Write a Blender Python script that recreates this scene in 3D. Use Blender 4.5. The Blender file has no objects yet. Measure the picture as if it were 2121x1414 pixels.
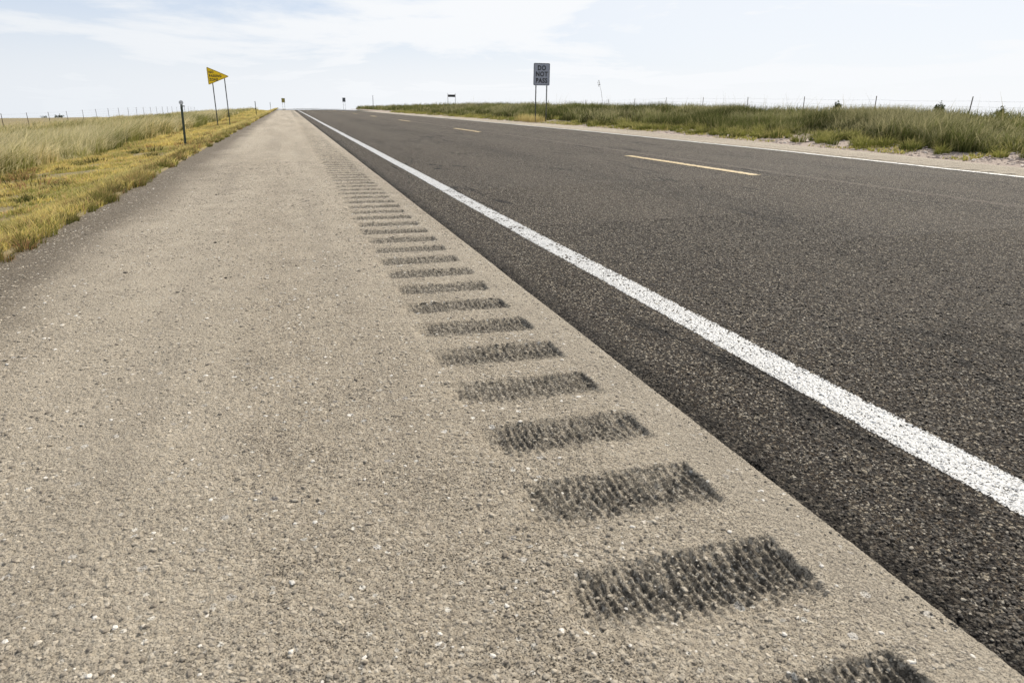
import bpy, math, random
import numpy as np
from mathutils import Matrix, Vector

random.seed(7)
rng = np.random.default_rng(11)
scene = bpy.context.scene
COL = scene.collection
R = math.radians

# ------------------------------------------------------------------ camera
H_CAM = 0.7355
PITCH, YAW, ROLL, FPX = 0.3288, 0.3053, 0.0126, 1423.57
def cam_axes():
    F = Vector((math.sin(YAW)*math.cos(PITCH), math.cos(YAW)*math.cos(PITCH), -math.sin(PITCH)))
    Rt = Vector((math.cos(YAW), -math.sin(YAW), 0)); U = Rt.cross(F)
    return F, Rt*math.cos(ROLL)+U*math.sin(ROLL), -Rt*math.sin(ROLL)+U*math.cos(ROLL)
F_, R_, U_ = cam_axes()
cd = bpy.data.cameras.new('camera'); cam = bpy.data.objects.new('camera', cd); COL.objects.link(cam)
M = Matrix.Identity(4)
for i in range(3):
    M[i][0] = R_[i]; M[i][1] = U_[i]; M[i][2] = -F_[i]
M[2][3] = H_CAM
cam.matrix_world = M
cd.sensor_width = 36.0; cd.lens = FPX/2121*36; cd.clip_start = 0.05; cd.clip_end = 20000
cd.dof.use_dof = True; cd.dof.focus_distance = 3.0; cd.dof.aperture_fstop = 13
scene.camera = cam

# ------------------------------------------------------------------ light
SUN_AZ, SUN_EL = R(58), R(42)           # azimuth measured from +Y towards +X
sl = bpy.data.lights.new('sun', 'SUN'); sl.energy = 4.8; sl.angle = R(0.5); sl.color = (1.0, 0.93, 0.82)
so = bpy.data.objects.new('sun', sl); COL.objects.link(so)
sd = Vector((math.sin(SUN_AZ)*math.cos(SUN_EL), math.cos(SUN_AZ)*math.cos(SUN_EL), math.sin(SUN_EL)))
so.rotation_euler = (-sd).to_track_quat('-Z', 'Y').to_euler(); so.location = (0, 0, 30)

w = bpy.data.worlds.new("World"); scene.world = w; w.use_nodes = True
nt = w.node_tree; nt.nodes.clear()
def N(t, typ, **kw):
    n = t.nodes.new(typ)
    for k, v in kw.items():
        if k in ('operation','blend_type','data_type','noise_dimensions','feature','distance','sky_type','attribute_name','interpolation_type','color_ramp','vector_type','voronoi_dimensions','attribute_type','clamp'):
            setattr(n, k, v)
    return n
def L(t, a, b): t.links.new(a, b)
def math_(t, op, a, b=None, c=None, clamp=False):
    n = t.nodes.new('ShaderNodeMath'); n.operation = op; n.use_clamp = clamp
    for i, v in enumerate((a, b, c)):
        if v is None: continue
        if isinstance(v, (int, float)): n.inputs[i].default_value = v
        else: t.links.new(v, n.inputs[i])
    return n.outputs[0]
def maprange(t, v, a, b, c=0.0, d=1.0, smooth=True):
    n = t.nodes.new('ShaderNodeMapRange'); n.interpolation_type = 'SMOOTHSTEP' if smooth else 'LINEAR'
    t.links.new(v, n.inputs['Value'])
    for k, x in zip(('From Min','From Max','To Min','To Max'), (a, b, c, d)): n.inputs[k].default_value = x
    return n.outputs['Result']
def mixc(t, fac, a, b, mode='MIX'):
    n = t.nodes.new('ShaderNodeMix'); n.data_type = 'RGBA'; n.blend_type = mode
    for i, v in ((0, fac), (6, a), (7, b)):
        if isinstance(v, (int, float)): n.inputs[i].default_value = v
        elif isinstance(v, tuple): n.inputs[i].default_value = (v+(1,))[:4]
        else: t.links.new(v, n.inputs[i])
    return n.outputs[2]
def mapping(t, vec, scale=(1,1,1), loc=(0,0,0), rot=(0,0,0)):
    n = t.nodes.new('ShaderNodeMapping'); n.inputs['Scale'].default_value = scale
    n.inputs['Location'].default_value = loc; n.inputs['Rotation'].default_value = rot
    t.links.new(vec, n.inputs['Vector']); return n.outputs[0]
def noise(t, vec, scale, detail=3, rough=.55, dist=0):
    n = t.nodes.new('ShaderNodeTexNoise'); n.inputs['Scale'].default_value = scale
    n.inputs['Detail'].default_value = detail; n.inputs['Roughness'].default_value = rough
    n.inputs['Distortion'].default_value = dist; t.links.new(vec, n.inputs['Vector']); return n.outputs['Fac']
def voro(t, vec, scale, feature='F1', rand=1.0):
    n = t.nodes.new('ShaderNodeTexVoronoi'); n.feature = feature; n.inputs['Scale'].default_value = scale
    n.inputs['Randomness'].default_value = rand
    t.links.new(vec, n.inputs['Vector']); return n
def sep(t, v):
    n = t.nodes.new('ShaderNodeSeparateXYZ'); t.links.new(v, n.inputs[0]); return n.outputs

sky = nt.nodes.new('ShaderNodeTexSky'); sky.sky_type = 'NISHITA'; sky.sun_disc = False
sky.sun_elevation = SUN_EL; sky.sun_rotation = SUN_AZ; sky.air_density = 1.0; sky.dust_density = 1.5; sky.altitude = 900
tc = nt.nodes.new('ShaderNodeTexCoord'); d = tc.outputs['Generated']
s = sep(nt, d)
zc = math_(nt, 'MAXIMUM', s[2], 0.0)
den = math_(nt, 'ADD', zc, 0.10)
cx = math_(nt, 'DIVIDE', s[0], den); cy = math_(nt, 'DIVIDE', s[1], den)
cmb = nt.nodes.new('ShaderNodeCombineXYZ'); L(nt, cx, cmb.inputs[0]); L(nt, cy, cmb.inputs[1])
cl = noise(nt, mapping(nt, cmb.outputs[0], (0.62, 0.46, 1), (3.3, 2.25, 0), (0, 0, R(18))), 1.0, 9, .60, .5)
clm = maprange(nt, cl, .40, .58)
# the air near the horizon is milky, and milkier towards the sun
hz = maprange(nt, zc, 0.0, 0.14, 0.93, 0.05)
sunward = nt.nodes.new('ShaderNodeVectorMath'); sunward.operation = 'DOT_PRODUCT'
L(nt, d, sunward.inputs[0]); sunward.inputs[1].default_value = (sd.x, sd.y, sd.z)
sw = maprange(nt, sunward.outputs['Value'], 0.42, 0.75, 0.0, 0.7)
fac = math_(nt, 'MAXIMUM', math_(nt, 'MAXIMUM', clm, hz), sw)
fac = math_(nt, 'MULTIPLY', fac, maprange(nt, zc, 0.15, 0.8, 1.0, 0.38))
cloudcol = mixc(nt, maprange(nt, sunward.outputs['Value'], 0.1, 0.65), (6.5, 6.8, 7.15), (7.4, 7.55, 7.75))
blue = mixc(nt, 0.72, sky.outputs[0], (5.2, 5.8, 7.0))
skycol = mixc(nt, fac, blue, cloudcol)
bg = nt.nodes.new('ShaderNodeBackground'); bg.inputs['Strength'].default_value = 0.10
L(nt, skycol, bg.inputs['Color'])
wo = nt.nodes.new('ShaderNodeOutputWorld'); L(nt, bg.outputs[0], wo.inputs[0])

scene.view_settings.view_transform = 'Standard'; scene.view_settings.look = 'None'
scene.view_settings.exposure = 0.35; scene.view_settings.gamma = 1

# ------------------------------------------------------------------ helpers
def tag(o, label=None, cat=None, group=None, kind=None):
    if label: o['label'] = label
    if cat: o['category'] = cat
    if group: o['group'] = group
    if kind: o['kind'] = kind
    return o
def link(name, me, mat=None, parent=None):
    o = bpy.data.objects.new(name, me); COL.objects.link(o)
    if mat is not None and me is not None:
        me.materials.append(mat)
    if parent is not None: o.parent = parent
    return o
def empty(name, loc, rz=0):
    o = bpy.data.objects.new(name, None); COL.objects.link(o)
    o.location = loc; o.rotation_euler = (0, 0, rz); o.empty_display_size = .1
    return o
def mesh_np(name, V, faces_flat, counts, attrs=None, smooth=True):
    me = bpy.data.meshes.new(name)
    V = np.ascontiguousarray(V, dtype=np.float32)
    me.vertices.add(len(V)); me.vertices.foreach_set('co', V.ravel())
    faces_flat = np.ascontiguousarray(faces_flat, dtype=np.int32); counts = np.ascontiguousarray(counts, dtype=np.int32)
    me.loops.add(len(faces_flat)); me.loops.foreach_set('vertex_index', faces_flat)
    me.polygons.add(len(counts))
    starts = np.concatenate([[0], np.cumsum(counts)[:-1]]).astype(np.int32)
    me.polygons.foreach_set('loop_start', starts)
    me.update(calc_edges=True)
    me.polygons.foreach_set('use_smooth', np.full(len(counts), smooth, dtype=bool))
    for k, a in (attrs or {}).items():
        at = me.attributes.new(k, 'FLOAT', 'POINT'); at.data.foreach_set('value', np.ascontiguousarray(a, dtype=np.float32))
    me.validate(); me.update()
    return me
def hash2(ix, iy, seed):
    h = (ix.astype(np.int64)*374761393 + iy.astype(np.int64)*668265263 + seed*974634777) & 0xffffffff
    h = ((h ^ (h >> 13))*1274126177) & 0xffffffff
    h = ((h ^ (h >> 16))*2246822519) & 0xffffffff
    h = h ^ (h >> 15)
    return (h & 0xffffff).astype(np.float64)/float(0x1000000)
def vnoise(x, y, sc, seed=0):
    x = x*sc; y = y*sc; ix = np.floor(x); iy = np.floor(y); fx = x-ix; fy = y-iy
    fx = fx*fx*(3-2*fx); fy = fy*fy*(3-2*fy); ix = ix.astype(np.int64); iy = iy.astype(np.int64)
    a = hash2(ix, iy, seed); b = hash2(ix+1, iy, seed); c = hash2(ix, iy+1, seed); e = hash2(ix+1, iy+1, seed)
    return (a*(1-fx)+b*fx)*(1-fy)+(c*(1-fx)+e*fx)*fy
def fbm(x, y, sc, seed=0, octv=4):
    r = 0; a = .5; t = 0
    for k in range(octv):
        r = r+a*vnoise(x, y, sc*2**k, seed+k*17); t += a; a *= .55
    return r/t
def worley(x, y, sc, seed=0):
    x = x*sc; y = y*sc; ix = np.floor(x).astype(np.int64); iy = np.floor(y).astype(np.int64)
    best = np.full(x.shape, 9.0); cid = np.zeros(x.shape)
    for dx in (-1, 0, 1):
        for dy in (-1, 0, 1):
            jx = ix+dx; jy = iy+dy
            px = jx+hash2(jx, jy, seed+1); py = jy+hash2(jx, jy, seed+2)
            dd = (x-px)**2+(y-py)**2; m = dd < best
            best = np.where(m, dd, best); cid = np.where(m, hash2(jx, jy, seed+3), cid)
    return np.sqrt(best), cid
def sstep(x, a, b):
    t = np.clip((x-a)/(b-a), 0, 1); return t*t*(3-2*t)

# ------------------------------------------------------------------ the lie of the land (all in metres, Y along the road)
XL, XS, XW, XC, XR, XE = -1.47, 0.894, 1.330, 5.017, 8.677, 10.60
def prof(y):                                   # the road runs level and then tips over a crest
    t = np.maximum(y-122, 0); return -0.0004*np.minimum(t, 60)**2 - 0.048*np.maximum(t-60, 0)
def tilt(x, y):                                # the far half of the road dips and rises a little along its length
    return np.interp(y, [0, 4, 6.2, 10.7, 21, 40, 90], [-.05, -.045, -.035, .006, .05, .045, 0])*np.clip((x-XC)/3.66, 0, 1.6)
def crown(x):
    t = np.clip(np.abs(x-XC)/(XR-XC), 0, 1.35); return 0.0736*(1-t**1.1) if np.isscalar(x) else 0.0736*(1-t**1.1)
def far_drop(r):
    return -np.interp(r, [0, 150, 1400, 2600, 9000], [0, 0, 59, 59.5, 420])
GX = np.array([-21, -14, -9, -6, -4.5, -3.4, -2.8, -2.2, -1.75, XL])
GZ = np.array([-1.50, -1.36, -1.10, -.80, -.60, -.50, -.44, -.24, -.08, -.012])
def ground_h(x, y):
    x = np.asarray(x, float); y = np.asarray(y, float)
    left = np.interp(x, GX, GZ)
    left = left - 0.02*np.clip(-21-x, 0, 60) + .38*sstep(y, 45, 110)*sstep(-x, 2.5, 6)*(1-sstep(-x, 13, 18.5))
    ridge = np.interp(y, [-50, 0, 12, 40, 80, 115, 170], [.12, .15, .22, .42, .40, .12, .0])
    right = sstep(x, XE+.2, 15)*ridge + np.interp(x, [XE, 11.6, 14, 30, 60], [-.02, .06, .10, .12, -.4])
    z = np.where(x < 4, left, right)
    z = z+np.where(x > 4, tilt(x, y)*np.clip(1-(x-XE)/4, 0, 1), 0)
    under = (x > XL+.03) & (x < XE-.03)
    z = np.where(under, -.25, z)
    off = np.where(x < 4, np.clip(XL-x, 0, 1.5)/1.5, np.clip(x-XE, 0, 1.5)/1.5)
    near = 1-sstep(np.hypot(x, y), 150, 600)
    z = z + off*near*(.10*(fbm(x, y, .35, 5, 3)-.5) + .05*(fbm(x, y, 1.7, 9, 3)-.5))
    rr = np.hypot(x, y)
    lateral = sstep(np.abs(x), 25, 80)
    z = z + np.where(y > 0, prof(y)*(1-lateral), 0)*(1-sstep(rr, 200, 500)) + far_drop(rr)
    z = z + sstep(rr, 300, 900)*5*(fbm(x, y, .004, 31, 4)-.5)
    return z

PERIOD, Y0, RX, RHW, RHL = 0.2876, 0.8000, 0.562, 0.208, 0.082
def groove(x, y, rx=RX):                       # milled rumble strip: scooped cuts with lengthwise tooth marks
    n = np.floor((y-Y0)/PERIOD+.5); yc = Y0+n*PERIOD
    r1 = hash2(n.astype(np.int64), n.astype(np.int64)*0+3, 5); r2 = hash2(n.astype(np.int64), n.astype(np.int64)*0+9, 5)
    jit = .007*(vnoise(x, y, 40, 3)-.5)+.008*(vnoise(x, y, 130, 4)-.5)
    u = (y-yc+jit)/(RHL*(0.93+.14*r2))
    xl = rx-RHW+.008-.025*r1; xr = rx+RHW+.012*(r2-.5)
    ex = sstep(x+jit*1.6, xl-.01, xl+.060)*(1-sstep(x+jit, xr-.013, xr+.001))
    core = np.clip(1-u*u, 0, 1)**.48*(.72+.28*sstep(u, -.9, .3))
    return core*ex, u
def shoulder_h(x, y, det=1.0, fine=True):
    z = prof(y)+.006*(fbm(x, y, 1.1, 40, 3)-.5)
    z = z - .03*sstep(-x, 1.05, 1.5) if True else z
    g, u = groove(x, y)
    tooth = .5+.5*np.sin(x*2*np.pi/.0185+4.0*vnoise(x, y*.35, 16, 8)*3)
    rough = vnoise(x, y, 150, 21)*.5+vnoise(x, y, 75, 22)*.5
    w1, wc1 = worley(x, y, 105, 25)
    gz = -g*(.0140+.0085*tooth*(.25+1.1*vnoise(x, y*.5, 9, 23))+.008*(rough-.5)-.0045*(1-np.clip(w1*1.4, 0, 1)**2)*sstep(wc1, .3, .9))
    if fine:
        f1, cid = worley(x, y, 95, 50)
        st = (1-np.clip(f1*1.5, 0, 1)**2)*(.4+.6*cid)
        f2, c2 = worley(x, y, 42, 60)
        big = np.where(c2 > .80, (1-np.clip(f2*2.3, 0, 1)**2), 0)
        pit = sstep(fbm(x, y, 115, 71, 2)+.10*(fbm(x, y, 5, 74, 3)-.5), .62, .74)
        smooth = 1-.55*sstep(x, .55, .80)*(1-np.clip(g*3, 0, 1))
        z = z + det*smooth*(.0026*st + .0024*big - .0022*pit*(1-.3*g) + .0028*(fbm(x, y, 25, 72, 3)-.5))
        mask = g*(.50+.50*sstep(u, -.8, .2))*(.60+.7*fbm(x, y, 30, 73, 3))*(.30+.70*sstep(x+.06*(vnoise(y, x, 30, 75)-.5), RX-RHW-.01, RX-RHW+.13))  # far side of each cut coloured darker, painting in its shaded wall
        mask = mask*(1-.62*sstep(.45*rough+.30*tooth+.35*(1-w1), .50, .74))
        return z+gz, mask, pit
    return z+gz, g, np.zeros_like(x)
def lane_edge(y): return XS+.034*(vnoise(y, y*0, 2.3, 77)-.5)+.034*(vnoise(y, y*0, 8, 78)-.5)+.024*(vnoise(y, y*0, 55, 79)-.5)
def lane_h(x, y, det=1.0, fine=True):
    z = prof(y)+crown(x)+tilt(x, y)+.001+.006*(fbm(x, y, .8, 41, 3)-.5)
    z = z - .012*sstep(-x, -XW, -XS)           # settles a little towards its edge
    e = lane_edge(y); z = z - .050*(1-sstep(x, e-.012, e+.022))+.012*sstep(x, e+.0, e+.085)
    er = XR+.14
    z = z - .05*sstep(x, er, er+.04)
    if fine:
        f1, cid = worley(x, y, 118, 90)
        st = (1-np.clip(f1*1.35, 0, 1)**2.2)*(.35+.65*cid)
        z = z + det*(.0062*st+.003*(fbm(x, y, 45, 92, 3)-.5)-.003)
        return z, st
    return z, np.full_like(x, .5)

def grid_bands(bands, func, names):
    Vs, Fs, As, off = [], [], {n: [] for n in names}, 0
    for (x0, x1, y0, y1, dx, dy, det) in bands:
        nx = max(2, int(round((x1-x0)/dx))+1); ny = max(2, int(round((y1-y0)/dy))+1)
        X, Y = np.meshgrid(np.linspace(x0, x1, nx), np.linspace(y0, y1, ny))
        X = X.ravel(); Y = Y.ravel(); res = func(X, Y, det)
        Vs.append(np.stack([X, Y, res[0]], 1))
        for n, a in zip(names, res[1:]): As[n].append(a)
        i = np.arange(ny-1)[:, None]*nx+np.arange(nx-1)[None, :]; i = i.ravel()+off
        Fs.append(np.stack([i, i+1, i+nx+1, i+nx], 1).ravel()); off += nx*ny
    F = np.concatenate(Fs)
    return np.concatenate(Vs), F, np.full(len(F)//4, 4), {n: np.concatenate(a) for n, a in As.items()}

# ------------------------------------------------------------------ materials
def new_mat(name):
    m = bpy.data.materials.new(name); m.use_nodes = True; t = m.node_tree; t.nodes.clear()
    b = t.nodes.new('ShaderNodeBsdfPrincipled'); o = t.nodes.new('ShaderNodeOutputMaterial'); t.links.new(b.outputs[0], o.inputs[0])
    return m, t, b, o
def attr(t, name):
    n = t.nodes.new('ShaderNodeAttribute'); n.attribute_name = name; return n.outputs['Fac']
def bump(t, h, strength, dist, prev=None):
    n = t.nodes.new('ShaderNodeBump'); n.inputs['Strength'].default_value = strength; n.inputs['Distance'].default_value = dist
    t.links.new(h, n.inputs['Height'])
    if prev is not None: t.links.new(prev, n.inputs['Normal'])
    return n.outputs[0]
def pos(t):
    n = t.nodes.new('ShaderNodeNewGeometry'); return n.outputs['Position']

def shoulder_material(rum=True):
    m, t, b, o = new_mat('worn_chip_seal')
    P = pos(t); s = sep(t, P)
    v1 = voro(t, P, 260); v1b = voro(t, P, 125); v2 = voro(t, P, 58); v3 = voro(t, P, 34)
    c1 = sep(t, v1.outputs['Color'])[0]; c1b = sep(t, v1b.outputs['Color'])
    c2 = sep(t, v2.outputs['Color']); c3 = sep(t, v3.outputs['Color'])
    base = mixc(t, c1, (.235, .196, .144), (.415, .357, .272))
    base = mixc(t, maprange(t, c1b[0], .55, 1.0, 0, .8), base, (.46, .405, .320))
    base = mixc(t, maprange(t, c1b[1], .80, .97, 0, .55), base, (.150, .128, .100))
    sand = noise(t, P, 560, 2, .6)
    base = mixc(t, .30, base, mixc(t, sand, (.16, .132, .096), (.46, .400, .310)))
    pale = math_(t, 'MULTIPLY', maprange(t, c2[0], .90, .92), maprange(t, v2.outputs['Distance'], .34, .26))
    base = mixc(t, pale, base, mixc(t, c2[1], (.36, .33, .28), (.66, .63, .56)))
    pale = math_(t, 'MULTIPLY', maprange(t, c3[0], .955, .96), maprange(t, v3.outputs['Distance'], .30, .25))
    base = mixc(t, pale, base, mixc(t, c3[1], (.22, .20, .18), (.66, .63, .57)))
    # flecks of dark binder showing between the stones, denser in patches
    patch = math_(t, 'MULTIPLY', math_(t, 'SUBTRACT', noise(t, P, 4.5, 4, .6), .5), .22)
    f1 = maprange(t, math_(t, 'ADD', noise(t, P, 300, 2, .5), patch), .568, .612, 0, .95)
    f2 = maprange(t, math_(t, 'ADD', noise(t, P, 150, 3, .6), patch), .650, .685, 0, .95)
    dk = math_(t, 'MAXIMUM', f1, f2)
    base = mixc(t, dk, base, (.034, .028, .021))
    # the paler film of dust, worn in long bands, and the greyer strip beside the verge
    big = noise(t, mapping(t, P, (1.6, .16, 1)), 1.0, 4, .55)
    base = mixc(t, maprange(t, big, .38, .60, 0, .34), base, (.44, .385, .300))
    trk = noise(t, mapping(t, P, (3.2, .10, 1), (3, 0, 0)), 1.0, 3, .5)
    base = mixc(t, maprange(t, trk, .48, .66, 0, .20), base, (.150, .130, .105))
    wv = math_(t, 'ADD', s[0], math_(t, 'MULTIPLY', noise(t, mapping(t, P, (1, .5, 1)), 1.6, 4), .55))
    grey = maprange(t, wv, -.93, -.50, .92, 0)
    base = mixc(t, grey, base, mixc(t, c1, (.052, .042, .030), (.240, .198, .145)))
    vg = noise(t, P, 60, 3)
    milled = mixc(t, maprange(t, c1b[2], .3, .98), (.040, .034, .026), (.29, .250, .190))
    milled = mixc(t, maprange(t, vg, .35, .7, 0, .5), milled, (.080, .069, .054))
    milled = mixc(t, maprange(t, noise(t, P, 210, 3, .6), .54, .62, 0, .9), milled, (.014, .012, .010))
    milled = mixc(t, math_(t, 'MULTIPLY', maprange(t, c1, .80, .92), .8), milled, (.46, .42, .35))
    streak = noise(t, mapping(t, P, (190, 26, 60)), 1.0, 3, .6)
    milled = mixc(t, maprange(t, streak, .50, .60, 0, .75), milled, (.022, .019, .015))
    milled = mixc(t, maprange(t, streak, .46, .38, 0, .45), milled, (.36, .315, .245))
    gm = maprange(t, math_(t, 'ADD', attr(t, 'groove'), math_(t, 'MULTIPLY', math_(t, 'SUBTRACT', noise(t, P, 90, 3), .5), .5)), .13, .42, 0, .86)
    base = mixc(t, gm, base, milled)
    L(t, base, b.inputs['Base Color']); b.inputs['Roughness'].default_value = .88
    b.inputs['Specular IOR Level'].default_value = .25
    h1 = math_(t, 'SUBTRACT', 1.0, v1.outputs['Distance']); h2 = math_(t, 'SUBTRACT', 1.0, v1b.outputs['Distance'])
    hh = math_(t, 'ADD', math_(t, 'MULTIPLY', h1, .5), h2)
    n1 = bump(t, hh, .9, .005)
    n2 = bump(t, math_(t, 'SUBTRACT', noise(t, P, 420, 3, .7), math_(t, 'MULTIPLY', dk, .6)), .8, .004, n1)
    L(t, n2, b.inputs['Normal'])
    return m
def lane_material():
    m, t, b, o = new_mat('dark_asphalt')
    P = pos(t)
    v1 = voro(t, P, 210); v1b = voro(t, P, 140)
    c1 = sep(t, v1.outputs['Color']); c1b = sep(t, v1b.outputs['Color'])
    base = mixc(t, maprange(t, c1[0], .25, 1), (.016, .0120, .0085), (.101, .077, .052))
    base = mixc(t, maprange(t, c1b[0], .74, .98, 0, 1), base, (.32, .275, .205))
    base = mixc(t, maprange(t, c1[1], .90, .96, 0, .9), base, (.44, .40, .33))
    big = noise(t, mapping(t, P, (.55, .10, 1)), 1.0, 4, .55)
    base = mixc(t, maprange(t, big, .35, .68, 0, .22), base, (.100, .084, .064))
    crev = math_(t, 'MAXIMUM', maprange(t, v1b.outputs['Distance'], .46, .70, 0, .85), maprange(t, attr(t, 'stone'), .30, .05, 0, .8))
    base = mixc(t, crev, base, (.017, .015, .014))
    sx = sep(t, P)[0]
    edge_dark = maprange(t, math_(t, 'ADD', sx, math_(t, 'MULTIPLY', noise(t, P, 9, 4, .6), .10)), XS+.075, XS+.20, .85, 0)  # lane edge darkened: fresh binder, plus painted shade of its left-facing slope
    base = mixc(t, edge_dark, base, mixc(t, maprange(t, c1b[1], .6, 1), (.012, .010, .008), (.13, .11, .085)))
    # thin wandering sealed cracks, mostly across the lanes
    cr = noise(t, mapping(t, P, (1.3, .16, 1), (4, 2, 0), (0, 0, R(-4))), 1.0, 5, .6, .3)
    cm = math_(t, 'MULTIPLY', maprange(t, math_(t, 'ABSOLUTE', math_(t, 'SUBTRACT', cr, .5)), .002, .011, .85, 0),
               maprange(t, noise(t, mapping(t, P, (.6, .5, 1), (9, 1, 0)), 1.0, 2), .46, .54))
    base = mixc(t, cm, base, (.008, .007, .006))
    s = sep(t, P)
    for xc_ in (2.35, 4.05, 5.95, 7.75):       # polished wheel paths
        wp = maprange(t, math_(t, 'ABSOLUTE', math_(t, 'SUBTRACT', s[0], xc_)), .10, .55, .16, 0)
        base = mixc(t, wp, base, (.125, .105, .080))
    oil = maprange(t, math_(t, 'ABSOLUTE', math_(t, 'SUBTRACT', s[0], 3.2)), .05, .45, .30, 0)
    base = mixc(t, math_(t, 'MULTIPLY', oil, maprange(t, noise(t, mapping(t, P, (1, .12, 1)), 1.3, 3), .35, .65)), base, (.022, .019, .016))
    seam = maprange(t, math_(t, 'ABSOLUTE', math_(t, 'SUBTRACT', s[0], XC+.10)), .03, .10, .35, 0)
    base = mixc(t, seam, base, (.17, .14, .115))
    L(t, base, b.inputs['Base Color']); b.inputs['Roughness'].default_value = .85
    b.inputs['Specular IOR Level'].default_value = .18
    hh = math_(t, 'ADD', math_(t, 'SUBTRACT', 1.0, v1.outputs['Distance']), math_(t, 'SUBTRACT', 1.0, v1b.outputs['Distance']))
    n1 = bump(t, hh, 1.0, .006); n2 = bump(t, noise(t, P, 500, 3, .7), .6, .003, n1)
    L(t, n2, b.inputs['Normal'])
    return m
def paint_material(name, col, wear, xc, half):
    m, t, b, o = new_mat(name)
    P = pos(t); s = sep(t, P)
    v = voro(t, P, 125); n1 = noise(t, P, 170, 4, .7)
    pit = math_(t, 'ADD', maprange(t, v.outputs['Distance'], .55, .85, 0, .18), maprange(t, n1, .50, .62, 0, .80))
    pit = math_(t, 'ADD', pit, maprange(t, attr(t, 'stone'), .28, .0, 0, .6))
    edge = maprange(t, math_(t, 'ABSOLUTE', math_(t, 'SUBTRACT', s[0], xc)), half-.022, half, 0, .85)
    pit = math_(t, 'ADD', pit, edge)
    if wear: pit = math_(t, 'ADD', pit, maprange(t, noise(t, P, 14, 4, .6), .40, .70, 0, wear))
    hole = maprange(t, pit, .62, .82)
    dirt = noise(t, P, 9, 4)
    c = mixc(t, maprange(t, dirt, .3, .8, 0, .25), col, tuple(x*.62 for x in col))
    L(t, c, b.inputs['Base Color']); b.inputs['Roughness'].default_value = .6
    L(t, bump(t, math_(t, 'SUBTRACT', 1.0, v.outputs['Distance']), .8, .004), b.inputs['Normal'])
    L(t, math_(t, 'SUBTRACT', 1.0, hole), b.inputs['Alpha'])
    return m
def metal(name, col, rough=.5, met=.0, mott=.3):
    m, t, b, o = new_mat(name); P = pos(t)
    n = noise(t, P, 9, 4, .6)
    L(t, mixc(t, maprange(t, n, .35, .7, 0, mott), col, tuple(x*.5 for x in col)), b.inputs['Base Color'])
    b.inputs['Roughness'].default_value = rough; b.inputs['Metallic'].default_value = met
    L(t, bump(t, noise(t, P, 80, 3), .2, .002), b.inputs['Normal'])
    return m
def ground_material():
    m, t, b, o = new_mat('prairie_soil'); P = pos(t); s = sep(t, P)
    n1 = noise(t, P, 1.4, 5, .6); n2 = noise(t, P, 30, 5, .65); n3 = noise(t, mapping(t, P, (.0035, .0022, 1)), 1.0, 6, .6)
    near = mixc(t, n2, (.12, .095, .055), (.36, .29, .17))
    near = mixc(t, maprange(t, n1, .4, .65), near, (.20, .17, .085))
    gravel = mixc(t, n2, (.22, .175, .145), (.46, .385, .325))
    gx = math_(t, 'MULTIPLY', maprange(t, math_(t, 'ADD', s[0], math_(t, 'MULTIPLY', n1, 1.2)), XE+.1, XE+.3), maprange(t, math_(t, 'ADD', s[0], math_(t, 'MULTIPLY', n1, 1.5)), 12.4, 13.6, 1, 0))
    near = mixc(t, gx, near, gravel)
    farc = mixc(t, maprange(t, n3, .35, .65), (.140, .128, .105), (.205, .188, .155))
    farc = mixc(t, maprange(t, noise(t, mapping(t, P, (.02, .005, 1)), 1.0, 4), .5, .7, 0, .6), farc, (.085, .095, .055))
    ln = t.nodes.new('ShaderNodeVectorMath'); ln.operation = 'LENGTH'; L(t, P, ln.inputs[0])
    L(t, mixc(t, maprange(t, ln.outputs['Value'], 90, 260), near, farc), b.inputs['Base Color'])
    b.inputs['Roughness'].default_value = .95; b.inputs['Specular IOR Level'].default_value = .1
    L(t, bump(t, n2, .8, .03), b.inputs['Normal'])
    return m
def leaf_material(name, c0, c1, c2, c3, trans=.45):
    """c0..c1 by clump, c2 dead straw, c3 seed-head colour at the tips."""
    m = bpy.data.materials.new(name); m.use_nodes = True; t = m.node_tree; t.nodes.clear()
    o = t.nodes.new('ShaderNodeOutputMaterial'); P = pos(t)
    a = attr(t, 'tint'); tip = attr(t, 'tip'); cl = attr(t, 'clump')
    c = mixc(t, cl, c0, c1)
    c = mixc(t, maprange(t, a, .62, .95), c, c2)
    c = mixc(t, math_(t, 'MULTIPLY', maprange(t, tip, .45, 1.0), .75), c, c3)
    d = t.nodes.new('ShaderNodeBsdfDiffuse'); tr = t.nodes.new('ShaderNodeBsdfTranslucent'); mx = t.nodes.new('ShaderNodeMixShader')
    L(t, c, d.inputs[0]); L(t, c, tr.inputs[0]); mx.inputs[0].default_value = trans
    L(t, d.outputs[0], mx.inputs[1]); L(t, tr.outputs[0], mx.inputs[2]); L(t, mx.outputs[0], o.inputs[0])
    return m
M_SH = shoulder_material(); M_LANE = lane_material()

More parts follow.
